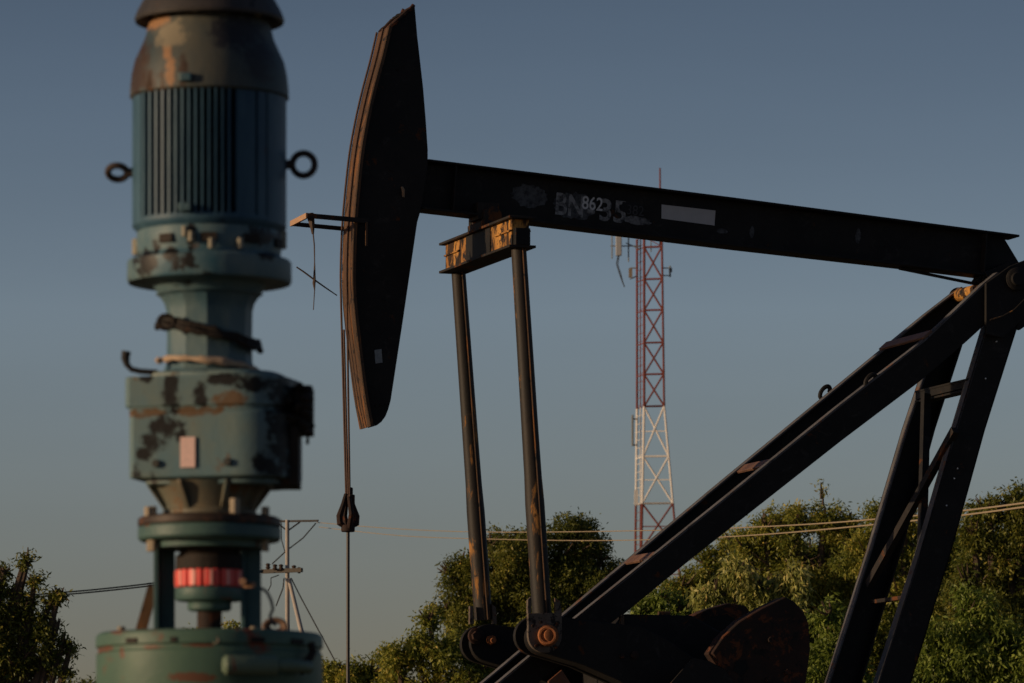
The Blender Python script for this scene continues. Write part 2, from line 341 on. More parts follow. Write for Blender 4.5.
# --- equalizer beam
eqm = P(486.5, 245.5, 0)                                # middle of the equalizer
eq = MB(); L = .745; hgt = .205; bw = .13
eq.box(eqm, N*L, H*bw/2, V((0, 0, hgt/2-.01)))
ef = MB(); ef.box(eqm+V((0, 0, hgt/2)), N*(L+.05), H*.1, V((0, 0, .009))); ef2 = MB().box(eqm-V((0, 0, hgt/2)), N*(L+.05), H*.1, V((0, 0, .009)))
for s_ in (-1, 1):
    eq.box(eqm+N*(s_*(L-.17))+V((0, 0, .012)), N*.17, H*(bw/2+.014), V((0, 0, .006)))
eqo = eq.build('equalizer_beam', M['ochre'], pj, bev=.003); ef.build('flange', M['blackrust'], eqo, bev=.003); ef2.build('flange', M['blackrust'], eqo, bev=.003)
MB().box(eqm+N*(L+.03)-V((0, 0, .035)), N*.028, H*.055, V((0, 0, .06))).build('end_block', M['black'], eqo, bev=.004)
db = MB(); db.box(eqm+N*.02+H*(bw/2+.004), N*.27, H*.004, V((0, 0, hgt/2-.012))); db.build('cover_plate', M['black'], eqo)
bq = MB(); tb = P(484, 214, 0)
bq.box(eqm+V((0, 0, hgt/2+.03)), N*.16, H*.09, V((0, 0, .022))); bq.cyl(eqm+V((0, 0, hgt/2+.09)), N, .07, .3, 20)
bq.box(V((tb.x, tb.y, (tb.z+eqm.z+hgt/2+.06)/2+.04)), N*.1, H*.08, V((0, 0, .06)))
for s_ in (-1, 1): bq.cyl(eqm+V((0, 0, hgt/2+.05))+N*-.2+H*(.05*s_), V((0, 0, 1)), .018, .12, 8)
bq.build('equalizer_bearing', M['blackrust'], pj, bev=.003)

# --- pitman arms
def pitman(t, top_, mid, botm, pins, w_):
    m = MB(); A = P(*top_, t); B = P(*botm, t); C_ = P(*mid, t)
    m.tube([A, A.lerp(C_, .5), C_, C_.lerp(B, .25), C_.lerp(B, .4), B], [w_*.9, w_*.95, w_, w_*1.04, w_*1.15, w_*1.15], 18)
    o = m.build('pitman_arm', M['pitman'], pj)
    MB().tube([A+N*w_+H*-.01, C_+N*w_*1.08+H*-.01, B+N*w_*1.24+H*-.01], .006, 6).build('weld_seam', M['track'], o)
    return o, B
pn, Bn = pitman(.70, (518.5, 246), (530, 430), (542, 614), None, .06)
pf, Bf = pitman(-.72, (458.5, 273), (470.5, 440), (483.5, 620), None, .058)
# near pin plate
def pinplate(cx, top_y, cy, r, t, parent, mat, thick=.03):
    x0 = cx-r; x1 = cx+r; pts = [(x0, top_y), (x1, top_y)]+[(cx+r*math.cos(a), cy+r*math.sin(a)) for a in np.linspace(0, math.pi, 13)]
    return MB().prism(poly(pts, t), ext(-thick)).build('pin_plate', mat, parent, bev=.004)
pp = pinplate(545, 613, 636, 17, .80, pn, M['plategrey'])
fm = MB(); fm.prism(poly([(528, 600), (531, 597), (531.5, 613), (528, 613)], .8), ext(-.035)); fm.prism(poly([(555, 598), (560, 601), (562, 613), (556, 613)], .8), ext(-.035)); fm.each('side_fin', M['plategrey'], pn)
pin = MB()
for r, o in ((.075, 0), (.062, .02), (.045, .045)): pin.cyl(P(548, 635.5, .81)+N*o, N, r, .03, 24)
pin.tube([P(547.5, 635.5, .855)+V((math.cos(a)*.055, 0, math.sin(a)*.055)) for a in np.linspace(0, 2*math.pi, 20)[:-1]], .012, 6, closed=True)
pin.build('crank_pin', M['rust'], pn)
for (x, y) in ((534, 626), (537, 640), (553, 623), (556, 648), (540, 622)): pass
nb = MB()
for (x, y) in ((533, 626), (541, 622), (557, 624), (556, 647), (536, 646)): nb.cyl(P(x, y, .803), N, .012, .012, 6)
nb.each('plate_bolt', M['darkrust'], pn)
pf2 = MB(); pf2.prism(poly([(470, 606), (473, 606), (474, 624), (470, 624)], -.66), ext(-.035)); pf2.prism(poly([(492, 604), (496, 607), (497, 624), (493, 624)], -.66), ext(-.035)); pf2.each('side_fin', M['plategrey'], pf)

# --- cranks with counterweights: near side outline, far side the same shape
crank = [(547+19.5*math.cos(a), 634+19.5*math.sin(a)) for a in np.linspace(math.radians(110), math.radians(270), 12)]
crank += [(600, 622), (639, 626), (665, 638), (692, 657), (730, 676), (780, 700), (780, 760), (740, 770), (700, 740), (655, 705), (619, 681), (583, 665)]
def mk_crank(t, thick, wt, wthick, weight_mat, pinx=None):
    m = MB(); base = poly(crank, .65); base = [p+N*(t-.65) for p in base]; m.prism(base, ext(-.045))
    c = m.build('crank_arm', M['black'], pj, bev=.005)
    MB().prism([p-N*(thick-.045) for p in base], ext(-.045)).build('rear_plate', M['black'], c, bev=.005)
    cc_ = P(655, 665, .65)+N*(t-.65); MB().prism([cc_+(p-cc_)*.93-N*.044 for p in base], ext(-(thick-.088))).build('web', M['black'], c)
    wp = [(712, 653), (723.5, 636), (740, 621), (762, 608), (785, 597), (794, 601), (804, 612), (809, 624), (810.5, 650), (806, 683), (796, 715), (770, 745), (745, 740), (738, 700), (722, 668)]
    base = [p+N*(wt-.88) for p in poly(wp, .88)]
    if pinx: base = poly(pinx, wt)
    mm = MB().prism(base, ext(-wthick))
    wo = mm.build('counterweight', weight_mat, c, bev=.008)
    hp = [p+N*(wt-.86) for p in poly([(692, 658), (708, 661), (724, 670), (738, 690), (748, 730), (700, 760), (660, 730), (664, 690)], .88)]
    MB().prism(hp, ext(-.02)).build('hub_plate', M['black'], c)
    rb = MB()
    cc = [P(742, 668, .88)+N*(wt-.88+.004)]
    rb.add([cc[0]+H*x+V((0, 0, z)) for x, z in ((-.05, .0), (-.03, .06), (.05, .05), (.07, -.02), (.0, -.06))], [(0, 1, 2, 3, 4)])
    rb.build('slot_shadow', plain('slot_shadow_black', (.004, .004, .004)), c)  # flat black sheet paints the shade of an opening in the weight
    bo = MB()
    for (x, y) in ((770, 640), (787, 672), (768, 680)): bo.cyl(P(x, y, .88)+N*(wt-.88+.01), N, .022, .03, 6)
    bo.each('weight_bolt', M['darkrust'], c); return c
cn = mk_crank(.65, .32, .88, .17, M['darkrust']); cf = mk_crank(-.62, .26, -.36, .17, M['darkrust'], [(672, 643), (677, 629), (686, 620), (697, 614), (708, 609), (729, 603), (746, 606), (752, 614), (760, 640), (752, 700), (690, 700)])
MB().add([P(x, y, -.355) for x, y in ((684, 648), (689, 634), (698, 624), (712, 617), (727, 614), (738, 622), (742, 660), (700, 680))], [tuple(range(8))]).build('recess_shadow', plain('recess_shadow_black', (.004, .004, .004)), cf)  # flat black sheet paints the shade inside the hollow far weight
rim = MB(); rim.tube([p+N*.004 for p in poly([(p_[0], p_[1]) for p_ in crank[:12]], .65)], .006, 6); rim.build('end_rim', M['pitman'], cn)
fb = MB(); fb.cyl(P(476, 636, -.60), N, .06, .03, 20); fb.cyl(P(476, 636, -.575), N, .035, .04, 6); fb.build('crank_pin', M['darkrust'], cf)
fb = MB(); fb.cyl(P(491.5, 640, -.60), N, .034, .05, 8); fb.cyl(P(492.5, 640.5, -.56), N, .02, .05, 12); fb.build('lock_nut', M['rust'], cf)
MB().cyl(P(635, 655, .66), N, .03, .02, 12).cyl(P(622, 656, .66), N, .018, .02, 10).each('crank_bolt', M['darkrust'], cn)
# --- gear reducer and its stand
gb = MB(); gc = P(690, 690, -.02)
gb.prism([p for p in poly([(625, 614), (692, 615.5), (735, 640), (740, 760), (610, 760), (605, 640)], .26)], ext(-.52))
gbo = gb.build('gearbox', M['black'], pj, bev=.01)
MB().cyl(P(621.5, 622, .27), V((0, 0, 1)), .02, .09, 10).cyl(P(664, 613.5, .2), H, .016, .09, 8).each('breather', M['track'], gbo)
MB().prism(poly([(549, 681), (562, 670), (571, 684), (575, 700), (548, 700)], .75), ext(-.03)).build('guard_plate', metal('brown_rusty_guard', (.16, .06, .025), (.09, .035, .018)), gbo)
ps = MB(); zc = P(690, 760, 0)
ps.box(V((zc.x, zc.y, (zc.z+.7)/2)), N*.3, H*.55, V((0, 0, (zc.z-.7)/2))); ps.build('gearbox_stand', M['black'], pj, bev=.01)

# --- samson post legs
M['flange_grey'] = metal('pale_grey_flange_edge', (.13, .13, .14), (.07, .068, .07), rust=(.16, .07, .035), ra=.58, ga=.62, sc_=7, rough=.75, streak=1)  # paler grey than the black webs, used on the top flanges only
def strip(topl, botl, t_of, thick, web_out, flange, name, mat, s_out):
    # a channel section following measured top and bottom edges; webs on the outside, flanges turned inward
    m = MB()
    tl = [P(x, y, t_of(y)) for x, y in topl]; bl = [P(x, y, t_of(y)) for x, y in botl]
    m.prism(tl+bl[::-1], N*(-.012*s_out))
    m2 = MB()
    for line, sgn, mm in ((tl, 1, m2), (bl, -1, m)):
        for i in range(len(line)-1):
            A, B = line[i], line[i+1]; off = N*(-s_out*flange); d = (B-A).normalized(); q = d.cross(N).normalized()
            if q.z < 0: q = -q
            q = q*(-sgn)*.012
            mm.add([A, B, B+off, A+off, A+q, B+q, B+off+q, A+off+q], [(0, 1, 2, 3), (7, 6, 5, 4), (0, 4, 5, 1), (3, 2, 6, 7), (1, 5, 6, 2), (0, 3, 7, 4)])
    o = m.build(name, mat, pj); m2.build('top_flange', M['flange_grey'], o); return o
ntop = [(998, 272), (983, 284), (924, 340), (840, 405), (720, 502), (572, 621), (498, 683), (290, 852)]
nbot = [(992, 318), (967, 341), (919, 382), (841, 441), (700, 552), (575, 652), (537, 683), (340, 852)]
lerpt = lambda a, b: (lambda y: a+(b-a)*min(1, max(0, (y-280)/400)))
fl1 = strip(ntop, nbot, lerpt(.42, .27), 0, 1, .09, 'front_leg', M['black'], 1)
ftop = [(957, 288), (922, 315), (770, 440), (720, 481), (561, 614), (479, 683), (275, 856)]
fbot = [(968, 322), (920, 362), (790, 474), (742, 514), (583, 645), (520, 694), (310, 868)]
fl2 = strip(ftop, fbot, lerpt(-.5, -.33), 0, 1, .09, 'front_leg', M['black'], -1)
MB().cyl(P(959, 296, -.5)+V((0, 0, -.02)), N, .085, .016, 24).build('rounded_end', BL, fl2)
rtop = [(998, 288), (955.5, 430), (920, 553), (878, 683), (826, 858)]
rbot = [(1026, 300), (985, 430), (953, 546), (911, 683), (866, 858)]
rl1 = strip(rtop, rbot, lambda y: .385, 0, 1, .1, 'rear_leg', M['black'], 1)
sh = N*-1.2
def shiftpix(pts, dx, dy): return [(x+dx, y+dy) for x, y in pts]
rtop2 = [(940, 312), (925, 360), (901.5, 430), (866, 550), (824, 683), (780, 835)]
rbot2 = [(968, 312), (956, 350), (930, 430), (900, 540), (857, 683), (812, 835)]
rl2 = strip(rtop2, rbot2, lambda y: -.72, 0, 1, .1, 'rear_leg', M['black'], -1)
for (x, y) in ((996.5, 341.5), (985, 378), (957, 468.5), (954, 478), (946, 505.5)):
    pass
bh = MB()
for (x, y) in ((996.5, 341.5), (985.5, 378.5), (957.5, 468.5), (954.3, 478.5), (946.5, 505.5)): bh.cyl(P(x, y, .388), N, .0055, .01, 8)
bh.each('bright_bolt', plain('bright_bolt_metal', (.75, .75, .72), .35, .8), rl1)
# rungs between the front legs and between the rear legs
def rung(name, a, ta, b, tb_, wh, ww, mat, lat=None):
    return MB().bar(P(*a, ta), P(*b, tb_), lat or V((0, 0, 1)), ww, wh).build(name, mat, pj, bev=.003)
TR = H*.7+V((0, 0, -.62))                        # plane of the front ladder
for (a, b) in (((880.5, 347), (925, 332)), ((737, 470), (764, 461)), ((626, 561), (649, 555))):
    y = a[1]; ta = -.48 if y < 400 else (-.42 if y < 500 else -.37); tb_ = .40 if y < 400 else (.35 if y < 500 else .30)
    A = P(*a, ta); B_ = A+N*(tb_-ta); A = A+N*.05
    o = MB().bar(A, B_, TR, .085, .02).build('ladder_rung', metal('worn_rung_steel', (.20, .11, .07), (.10, .055, .04)), pj, bev=.003)
sp = MB(); A = P(955.5, 296.5, -.48); sp.tube([A, A+N*.12, A+N*.5, A+N*.9], [.045, .05, .045, .045], 16, jit=.04); sp.build('spacer_pipe', M['ochre'], pj)
A = P(873, 602, -.62); MB().bar(A, A+N*.96, V((0, 0, 1)), .03, .05).build('rear_rung', M['blackrust'], pj, bev=.004)
for (a, ta) in (((921, 396), -.62),):
    A = P(*a, ta); MB().bar(A, A+N*.96, V((0, 0, 1)), .055, .09).bar(A-V((0, 0, .045)), A+N*.96-V((0, 0, .045)), H, .1, .014).bar(A+V((0, 0, .03)), A+N*.96+V((0, 0, .03)), H, .1, .014).build('rear_rung', M['black'], pj)
MB().bar(P(955, 430, .42), P(869, 585, -.6), H, .05, .06).build('diagonal_brace', M['blackrust'], pj)
MB().bar(P(926, 395, -.3), P(922, 545, .1), N, .06, .055).build('upright_brace', M['black'], pj)
# apex plate, bearing and lifting loops
apx = MB(); apx.prism(poly([(986, 283), (996, 276), (1010, 266), (1030, 258), (1060, 262), (1042, 296), (1026, 316), (1003, 338), (986, 334)], .45), ext(-.03))

apo = apx.build('apex_plate', M['black'], pj, bev=.004)
MB().prism(poly([(1000, 270), (1045, 258), (1062, 300), (1020, 330), (975, 320)], -.40), ext(-.03)).build('apex_plate', M['blackrust'], pj, bev=.004)
bb = MB(); bb.cyl(P(1017, 279, .46), N, .085, .06, 28); bb.cyl(P(1017, 279, .49), N, .05, .05, 20); bb.cyl(P(1019, 280, .0), N, .075, .9, 24)
bb.tube([P(1017, 279, .475)+(H*math.cos(a)+V((0, 0, 1))*math.sin(a))*.078 for a in np.linspace(0, 6.283, 30)[:-1]], .008, 6, closed=True)
bb.build('saddle_bearing', M['black'], apo)
MB().prism(poly([(985, 272), (1008, 262), (1040, 262), (1040, 300), (1000, 300)], .12), ext(-.24)).build('saddle_block', BL, pj, bev=.005)
MB().tube([P(990, 320, .47), P(1003, 316, .5), P(1014, 310, .52), P(1024, 300, .52), P(1035, 285, .5)], .006, 6).build('grease_line', M['pitman'], apo)
for (x, y, t_, rr) in ((825, 388, -.5, 6.2), (870.5, 376, .36, 6.2)):
    pts = [P(x+rr*.8*math.cos(a), y-rr*.85*math.sin(a)+4.5+(x-825 if x < 850 else x-870.5)*0-(rr*math.cos(a))*.5, t_) for a in np.linspace(-.5, math.pi+.6, 16)]
    MB().tube(pts, .017, 8).build('lifting_loop', M['black'], pj)
# skid base and concrete pad
bs = MB(); base0 = P(650, 880, 0); base0.z = 0
for s_ in (-1, 1): bs.box(V((base0.x, base0.y, .62))+N*(s_*.42)+H*.3, H*3.4, N*.1, V((0, 0, .13)))
for q in (-2.8, -1.4, 0, 1.4, 2.8): bs.box(V((base0.x, base0.y, .6))+H*(q+.3), H*.08, N*.6, V((0, 0, .1)))
bs.build('skid', M['blackrust'], pj)
pad = MB().box(V((base0.x, base0.y, .235))+H*.3, H*3.9, N*1.1, V((0, 0, .235)))
tag(pad.build('concrete_pad', plain('concrete', (.3, .28, .25), .9), origin=(base0.x, base0.y, 0)), 'grey concrete block carrying the pumpjack skid', 'concrete pad')

# ================================================================== SCREW PUMP DRIVE in the foreground
D = 14.0; S = D/F; CX = 209.5
base_w = W(CX, 900, D); base_w.z = 0
wd = empty('pump_drive_head', base_w, 'tall grimy teal vertical motor and gearbox on a wellhead, large in the left foreground', 'pump motor')
def c_at(y): return W(CX, y, D)
def zz(y): return CZ+(HY-y)*S
c0 = V((base_w.x, base_w.y, 0))
def prof(pts): return [(r*S, zz(y)) for r, y in pts]
def spot(px, py, rx, ry): return ((px-CX)*S, zz(py), rx*S, ry*S)
TEAL = (.10, .15, .145); TEAL2 = (.055, .12, .165)
mt_cap = metal('grey_brown_rain_cap', (.07, .06, .055), (.03, .03, .03), ra=.62, ga=.6, sc_=10)
mt_fan = metal('rusty_teal_fan_cover', (.12, .11, .08), (.04, .06, .065), rust=(.12, .06, .03), ra=.62, grime=(.02, .018, .016), ga=.64, sc_=7, streak=2.2,
    layers=[((.30, .16, .075), [spot(160, 28, 16, 8), spot(175, 82, 6, 14), spot(172, 60, 5, 16)]), ((.22, .19, .13), [spot(176, 44, 18, 14)]), ((.045, .026, .017), [spot(140, 70, 15, 32), spot(188, 82, 5, 18), spot(150, 88, 12, 12)]), ((.03, .03, .034), [spot(240, 42, 26, 24), spot(262, 70, 16, 22)])])  # last layer paints the unlit right side darker
mt_mot = metal('blue_teal_motor_paint', TEAL2, (.015, .055, .10), rust=(.10, .045, .02), ra=.64, ga=.66, sc_=12, streak=4, soft=.05, rough=.5, spec=.3)
mt_bra = metal('teal_bracket_paint', (.14, .20, .20), (.035, .11, .155), rust=(.10, .05, .03), ra=.63, ga=.6, sc_=10, streak=1.4, spots=[spot(150, 268, 14, 15), spot(188, 272, 14, 10), spot(175, 262, 8, 8), spot(160, 255, 5, 12), spot(196, 244, 5, 16), spot(262, 242, 16, 10), spot(270, 262, 10, 6)], spotcol=(.006, .005, .005), rough=.5, spec=.3)
mt_neck = metal('pale_teal_neck_paint', (.14, .20, .20), (.05, .11, .14), ra=.66, ga=.66, sc_=9, streak=2, rough=.5, spec=.3)
mt_gear = metal('grimy_teal_gearbox_paint', (.10, .185, .215), (.15, .19, .165), rust=(.14, .07, .025), ra=.60, ga=.63, sc_=9, streak=1.2, rough=.5,
    layers=[((.12, .075, .04), [spot(150, 417, 24, 5), spot(200, 417, 30, 5), spot(235, 405, 18, 10)]), ((.005, .0045, .004), [spot(175, 400, 9, 26), spot(170, 432, 17, 12), spot(157, 447, 14, 11), spot(148, 458, 8, 8), spot(204, 402, 8, 14), spot(232, 386, 22, 8), spot(184, 440, 9, 8), spot(288, 430, 20, 60), spot(255, 392, 22, 9), spot(150, 384, 6, 5), spot(270, 470, 14, 14)])])
mt_green = metal('green_flange_paint', (.075, .14, .12), (.05, .10, .10), rust=(.16, .065, .03), ra=.60, ga=.66, sc_=11, streak=1, rough=.5, spec=.3)
mt_post = metal('blue_green_post_paint', (.06, .12, .12), (.04, .09, .10), rust=(.14, .06, .03), ra=.62, ga=.64, sc_=11, streak=2)
mt_cone = metal('tan_stained_cone_paint', (.19, .14, .08), (.10, .12, .10), rust=(.16, .08, .03), ra=.56, ga=.6, sc_=9)
mt_pipe = metal('pale_green_pipe_paint', (.14, .19, .13), (.11, .16, .11), rust=(.2, .065, .04), ra=.62, ga=.72, sc_=8)
mt_drum = metal('pale_green_drum_paint', (.08, .15, .105), (.06, .115, .09), rust=(.20, .065, .04), ra=.575, ga=.68, sc_=5, spots=[spot(106, 652, 16, 3.5), spot(160, 652, 14, 2), spot(128, 657, 3, 5), spot(200, 682, 22, 5), spot(205, 651, 16, 2), spot(125, 635, 9, 4)], spotcol=(.13, .06, .035), streak=1, rough=.5, spec=.3)
mt_tar_shade = metal('black_grease_and_shade', (.012, .010, .009), (.03, .02, .014), rust=(.06, .03, .018), ra=.6, ga=.7, sc_=20, rough=.7, bump=.8)  # grease black, also used for painted shade in bracket windows and drum rim
rc = MB().lathe(c0, prof([(0.5, -32), (30, -30), (46, -22), (58, -10), (66, 1), (72, 12), (75, 20), (74, 23), (70, 22), (62, 12)]), 72)
rc.build('rain_cap', mt_cap, wd)
fcv = MB().lathe(c0, prof([(58, 14), (60, 24), (62, 30), (64.5, 40), (69, 50), (74.5, 62), (77.5, 75), (79, 88), (79.5, 98), (77, 100), (76, 96)]), 72)
fco = fcv.build('fan_cover', mt_fan, wd)
bl = MB(); 
for a in (-100, -35, 25, 80, 150, 215): bl.cyl(c0+V((math.cos(math.radians(a))*61*S, math.sin(math.radians(a))*61*S, zz(17))), V((0, 0, 1)), .010, .03, 10)
bl.each('cap_stud', plain('stud', (.3, .27, .18)), wd)
mot = MB().lathe(c0, prof([(50, 96), (50, 232)]), 72)
def arcpan(m, a0, a1, r0, r1, y0, y1, k=14):
    m.lathe(c0, [(r0*S, zz(y0)), (r1*S, zz(y0)), (r1*S, zz(y1)), (r0*S, zz(y1)), (r0*S, zz(y0))], k, math.radians(a0), math.radians(a1))
    for a in (a0, a1):
        d_ = V((math.cos(math.radians(a)), math.sin(math.radians(a)), 0)); m.add([c0+d_*r*S+V((0, 0, zz(y))) for r, y in ((r0, y0), (r1, y0), (r1, y1), (r0, y1))], [(0, 1, 2, 3)])
for sgn in (0, 180):
    x = -63.0
    while x < 66:
        if not (30 < x < 62 and sgn == 0):
            a = math.degrees(math.asin(x/77)); w2 = math.degrees(1.15/77/max(.35, math.cos(math.radians(a))))
            arcpan(mot, sgn-90+a-w2, sgn-90+a+w2, 49, 77, 99, 224, 2)
        x += 6.7
arcpan(mot, 145, 212, 49, 77, 98, 228); arcpan(mot, -38, 38, 64, 77, 98, 228); arcpan(mot, -66, -50, 64, 76.2, 98, 224); arcpan(mot, -48, -39.5, 64, 76.6, 98, 226)
mot.lathe(c0, prof([(76, 222), (77, 225), (76, 229), (72, 233), (60, 234)]), 72)
moo = mot.build('motor_body', mt_mot, wd)
lg = MB(); 
for (x, y) in ((190.5, 90), (190, 218)):
    p = c0+V(((x-CX)*S, -78*S, zz(y)-0)); p = V((p.x, c0.y-78*S, zz(y))); lg.abox(p, 12*S, 10*S, 8*S)
lg.each('lug', mt_bra, moo, bev=.003)
for (x, y, r, flat) in ((303.5, 164.5, 11.2, 0), (117.5, 172.5, 9.5, 1)):
    m = MB(); cc = V(((x-512)*S, c0.y, zz(y)))
    ax = V((0, 1, 0)) if not flat else V((0, .62, .78)).normalized(); e1 = V((1, 0, 0)); e2 = ax.cross(e1)
    m.tube([cc+(e1*math.cos(a)*1.0+e2*math.sin(a))*r*S for a in np.linspace(0, 2*math.pi, 30)[:-1]], .0095, 10, closed=True)
    sx = -1 if x > 200 else 1; m.tube([cc+V((sx*(r-1)*S, 0, 0)), cc+V((sx*(r+7)*S, 0, 0))], [.012, .014], 12)
    m.build('lifting_eye', plain('eye_steel', (.05, .035, .03)), wd)
br = MB().lathe(c0, prof([(60, 226), (71, 230), (72.5, 236), (73, 244), (71, 256), (73, 259), (80, 261), (82, 263), (82.3, 281), (81, 284), (58, 285.5), (54, 290), (50, 296)]), 72)
bro = br.build('motor_flange', mt_bra, wd)
fl = MB(); 
for (x, y) in ((216, 253), (244, 252), (189.5, 241), (196, 246)): 
    dx = (x-CX); p = V(((x-512)*S, c0.y-math.sqrt(max(0, 76*76-dx*dx))*S, zz(y))); fl.cyl(p, V((0, 0, 1)), .009, .028, 8)
fl.cyl(V(((137-512)*S, c0.y, zz(247))), V((0, 0, 1)), .014, .045, 8); fl.cyl(V(((281-512)*S, c0.y, zz(240))), V((0, 0, 1)), .016, .05, 8)
fl.each('flange_bolt', plain('pale_bolt', (.28, .26, .2)), bro)
wn = MB()
for a in (-125, -90, -55, -20): # dark blocks painting the shade of windows between the bracket ribs
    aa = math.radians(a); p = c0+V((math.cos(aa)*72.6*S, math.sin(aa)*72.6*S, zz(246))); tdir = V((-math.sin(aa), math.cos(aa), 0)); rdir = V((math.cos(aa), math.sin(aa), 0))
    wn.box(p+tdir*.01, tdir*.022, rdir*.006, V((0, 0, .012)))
wn.each('bracket_window_shadow', mt_tar_shade, bro)
nk = MB().lathe(c0, prof([(55, 294), (49, 298), (45, 304), (43, 312), (42.5, 340), (43, 362), (46, 372), (52, 377)]), 12)
nk.build('neck', mt_neck, wd, bev=.004, sharp=20)
cw = MB()
for k_ in range(2):
    pts = []
    for i in range(40):
        a = 2*math.pi*i/40; r = (47.5+random.uniform(-1, 1)+k_*1.5)*S
        pts.append(c0+V((math.cos(a)*r*1.05, math.sin(a)*r, zz(333+5*k_)-math.cos(a)*12*S+random.uniform(-.003, .003)+(.012 if math.sin(a) > .3 else 0))))
    cw.tube(pts, [.006+random.uniform(0, .005) for _ in pts], 7, closed=True, jit=.2)
cw.tube([V(((169+8*math.cos(a)-512)*S, c0.y-42*S, zz(327)+7*S*math.sin(a))) for a in np.linspace(0, 6.28, 14)[:-1]], .006, 7, closed=True)
tag(cw.build('cable_wrap', mt_tar_shade, origin=c0+V((0, 0, zz(333)))), 'greasy black cable wound round the neck below the teal motor', 'cable')
rp_ = MB(); pts = []
for i in range(26):
    a = math.radians(185+i*6.6); r = (51+random.uniform(-1, 1))*S; pts.append(c0+V((math.cos(a)*r, math.sin(a)*r, zz(362+12*max(0, (i-6)/20)**1.3)+random.uniform(-.002, .002))))
rp_.tube(pts, [.006+.004*math.sin(i*.9)**2+(.003 if 12 < i < 18 else 0) for i in range(26)], 8, jit=.15)
tag(rp_.build('rope', plain('pale_rope', (.45, .33, .23), .9, .2, .4, 60), origin=pts[0]), 'pale frayed rope lying on top of the teal gearbox', 'rope')
hk = MB().tube([V(((x-512)*S, c0.y-34*S, zz(y))) for x, y in ((129, 355), (128, 362), (129.5, 368), (134, 373), (143, 375), (160, 376))], [.013, .012, .009, .008, .008, .008], 10)
hk.build('hook_rod', plain('black_rod', (.02, .018, .018)), wd)
# gearbox: plan outline turned slightly so its flat front faces left of the camera
def plan(hw_l, hw_r, dep, rad_r, y0, y1, rot=-8, cxp=0):
    pts = [(-hw_l, -dep*.92), (-hw_l+6, -dep)]
    for a in np.linspace(-90, 0, 10): pts.append((hw_r-rad_r+rad_r*math.cos(math.radians(a)), -dep+rad_r+rad_r*math.sin(math.radians(a))))
    for a in np.linspace(0, 90, 10): pts.append((hw_r-rad_r+rad_r*math.cos(math.radians(a)), dep-rad_r+rad_r*math.sin(math.radians(a))))
    pts += [(-hw_l+14, dep), (-hw_l, dep-14)]
    ca, sa = math.cos(math.radians(rot)), math.sin(math.radians(rot))
    return [c0+V(((x*ca-y*sa+cxp)*S, (x*sa+y*ca)*S, zz(y0))) for x, y in pts], V((0, 0, zz(y1)-zz(y0)))
gx = MB()
for args in ((52, 70, 50, 40, 375, 383, -14, 4), (72, 86, 62, 44, 381, 412, -14, 2), (70, 84, 60, 44, 411, 417, -14, 3), (68, 88, 61, 46, 416, 482, -14, 2), (56, 78, 52, 40, 481, 488, -14, 4)):
    p_, e_ = plan(*args); gx.prism(p_, e_)
gxo = gx.build('gearbox_housing', mt_gear, wd, bev=.006)
tarb = MB()
p_ = c0+V((95*S, -8*S, (zz(388)+zz(436))/2)); tarb.abox(p_, 18*S, 50*S, 47*S); tarb.abox(c0+V((78*S, -10*S, (zz(430)+zz(489))/2)), 26*S, 60*S, 58*S)
tarb.tube([c0+V((100*S, -30*S, zz(436))), c0+V((99*S, -30*S, zz(447)))], [.004, .006], 6)
for i in range(60): 
    q = c0+V((random.uniform(70, 103)*S, -random.uniform(28, 44)*S, zz(random.uniform(388, 436)))); tarb.lathe(q, [(.004, -.01), (.014, 0), (.004, .012)], 6)
tarb.build('grease_caked_cover', mt_tar_shade, gxo, bev=.014)
npl = MB(); A0 = c0+V(((191.5-CX)*S, -59.8*S, zz(457.5))); npl.box(A0, V((7.4*S, -1.85*S, 0)), V((0, .002, 0)), V((0, 0, 15*S))); npl.build('nameplate', plain('pinkish_label_plate', (.72, .50, .45), .6, .3, .25, 120), gxo)
bl = MB()
for (x, y) in ((160, 468), (231.5, 468)):
    dx = x-CX; bl.cyl(V(((x-512)*S, c0.y-(63+dx*.25)*S, zz(y))), V((-.24, -1, 0)), .008 if y < 450 else .011, .02, 10)
bl.each('housing_bolt', plain('dark_bolt', (.05, .05, .045)), gxo)
cn_ = MB().lathe(c0, prof([(58, 484), (55, 489), (46, 505), (45, 510), (47, 512), (47, 519)]), 48)
for a in range(8):
    aa = math.radians(a*45-70); rd = V((math.cos(aa), math.sin(aa), 0)); td = V((-math.sin(aa), math.cos(aa), 0))
    cn_.prism([c0+rd*40*S+V((0, 0, zz(484)))+td*-.006, c0+rd*64*S+V((0, 0, zz(484)))+td*-.006, c0+rd*64*S+V((0, 0, zz(488)))+td*-.006, c0+rd*47*S+V((0, 0, zz(511)))+td*-.006, c0+rd*40*S+V((0, 0, zz(511)))+td*-.006], td*.012)
cn_.build('support_cone', mt_cone, wd)
fg = MB().lathe(c0, prof([(30, 517), (67, 518), (70, 520), (71, 522), (71, 526), (69.5, 527.5), (71.5, 529), (71.5, 539), (69, 541.5), (56, 542), (55, 549), (30, 549)]), 72)
fgo = fg.build('top_flange', mt_green, wd)
MB().lathe(c0, prof([(50, 517.2), (67.5, 517.4), (71.4, 519.5), (71.6, 525.8), (70.5, 527)]), 72, cap=False).build('rusty_gasket', metal('dark_rust_ring', (.05, .028, .018), (.025, .018, .014), rust=(.14, .06, .03), ra=.55), fgo)
nts = MB()
for a in (1, 3, 6, 5):
    aa = math.radians((a*45-68) if a != 5 else 208); p = c0+V((math.cos(aa)*62*S, math.sin(aa)*62*S, zz(514))); nts.cyl(p, V((0, 0, 1)), .012, .03, 6); nts.cyl(V((p.x, p.y, zz(546))), V((0, 0, 1)), .011, .04, 6)
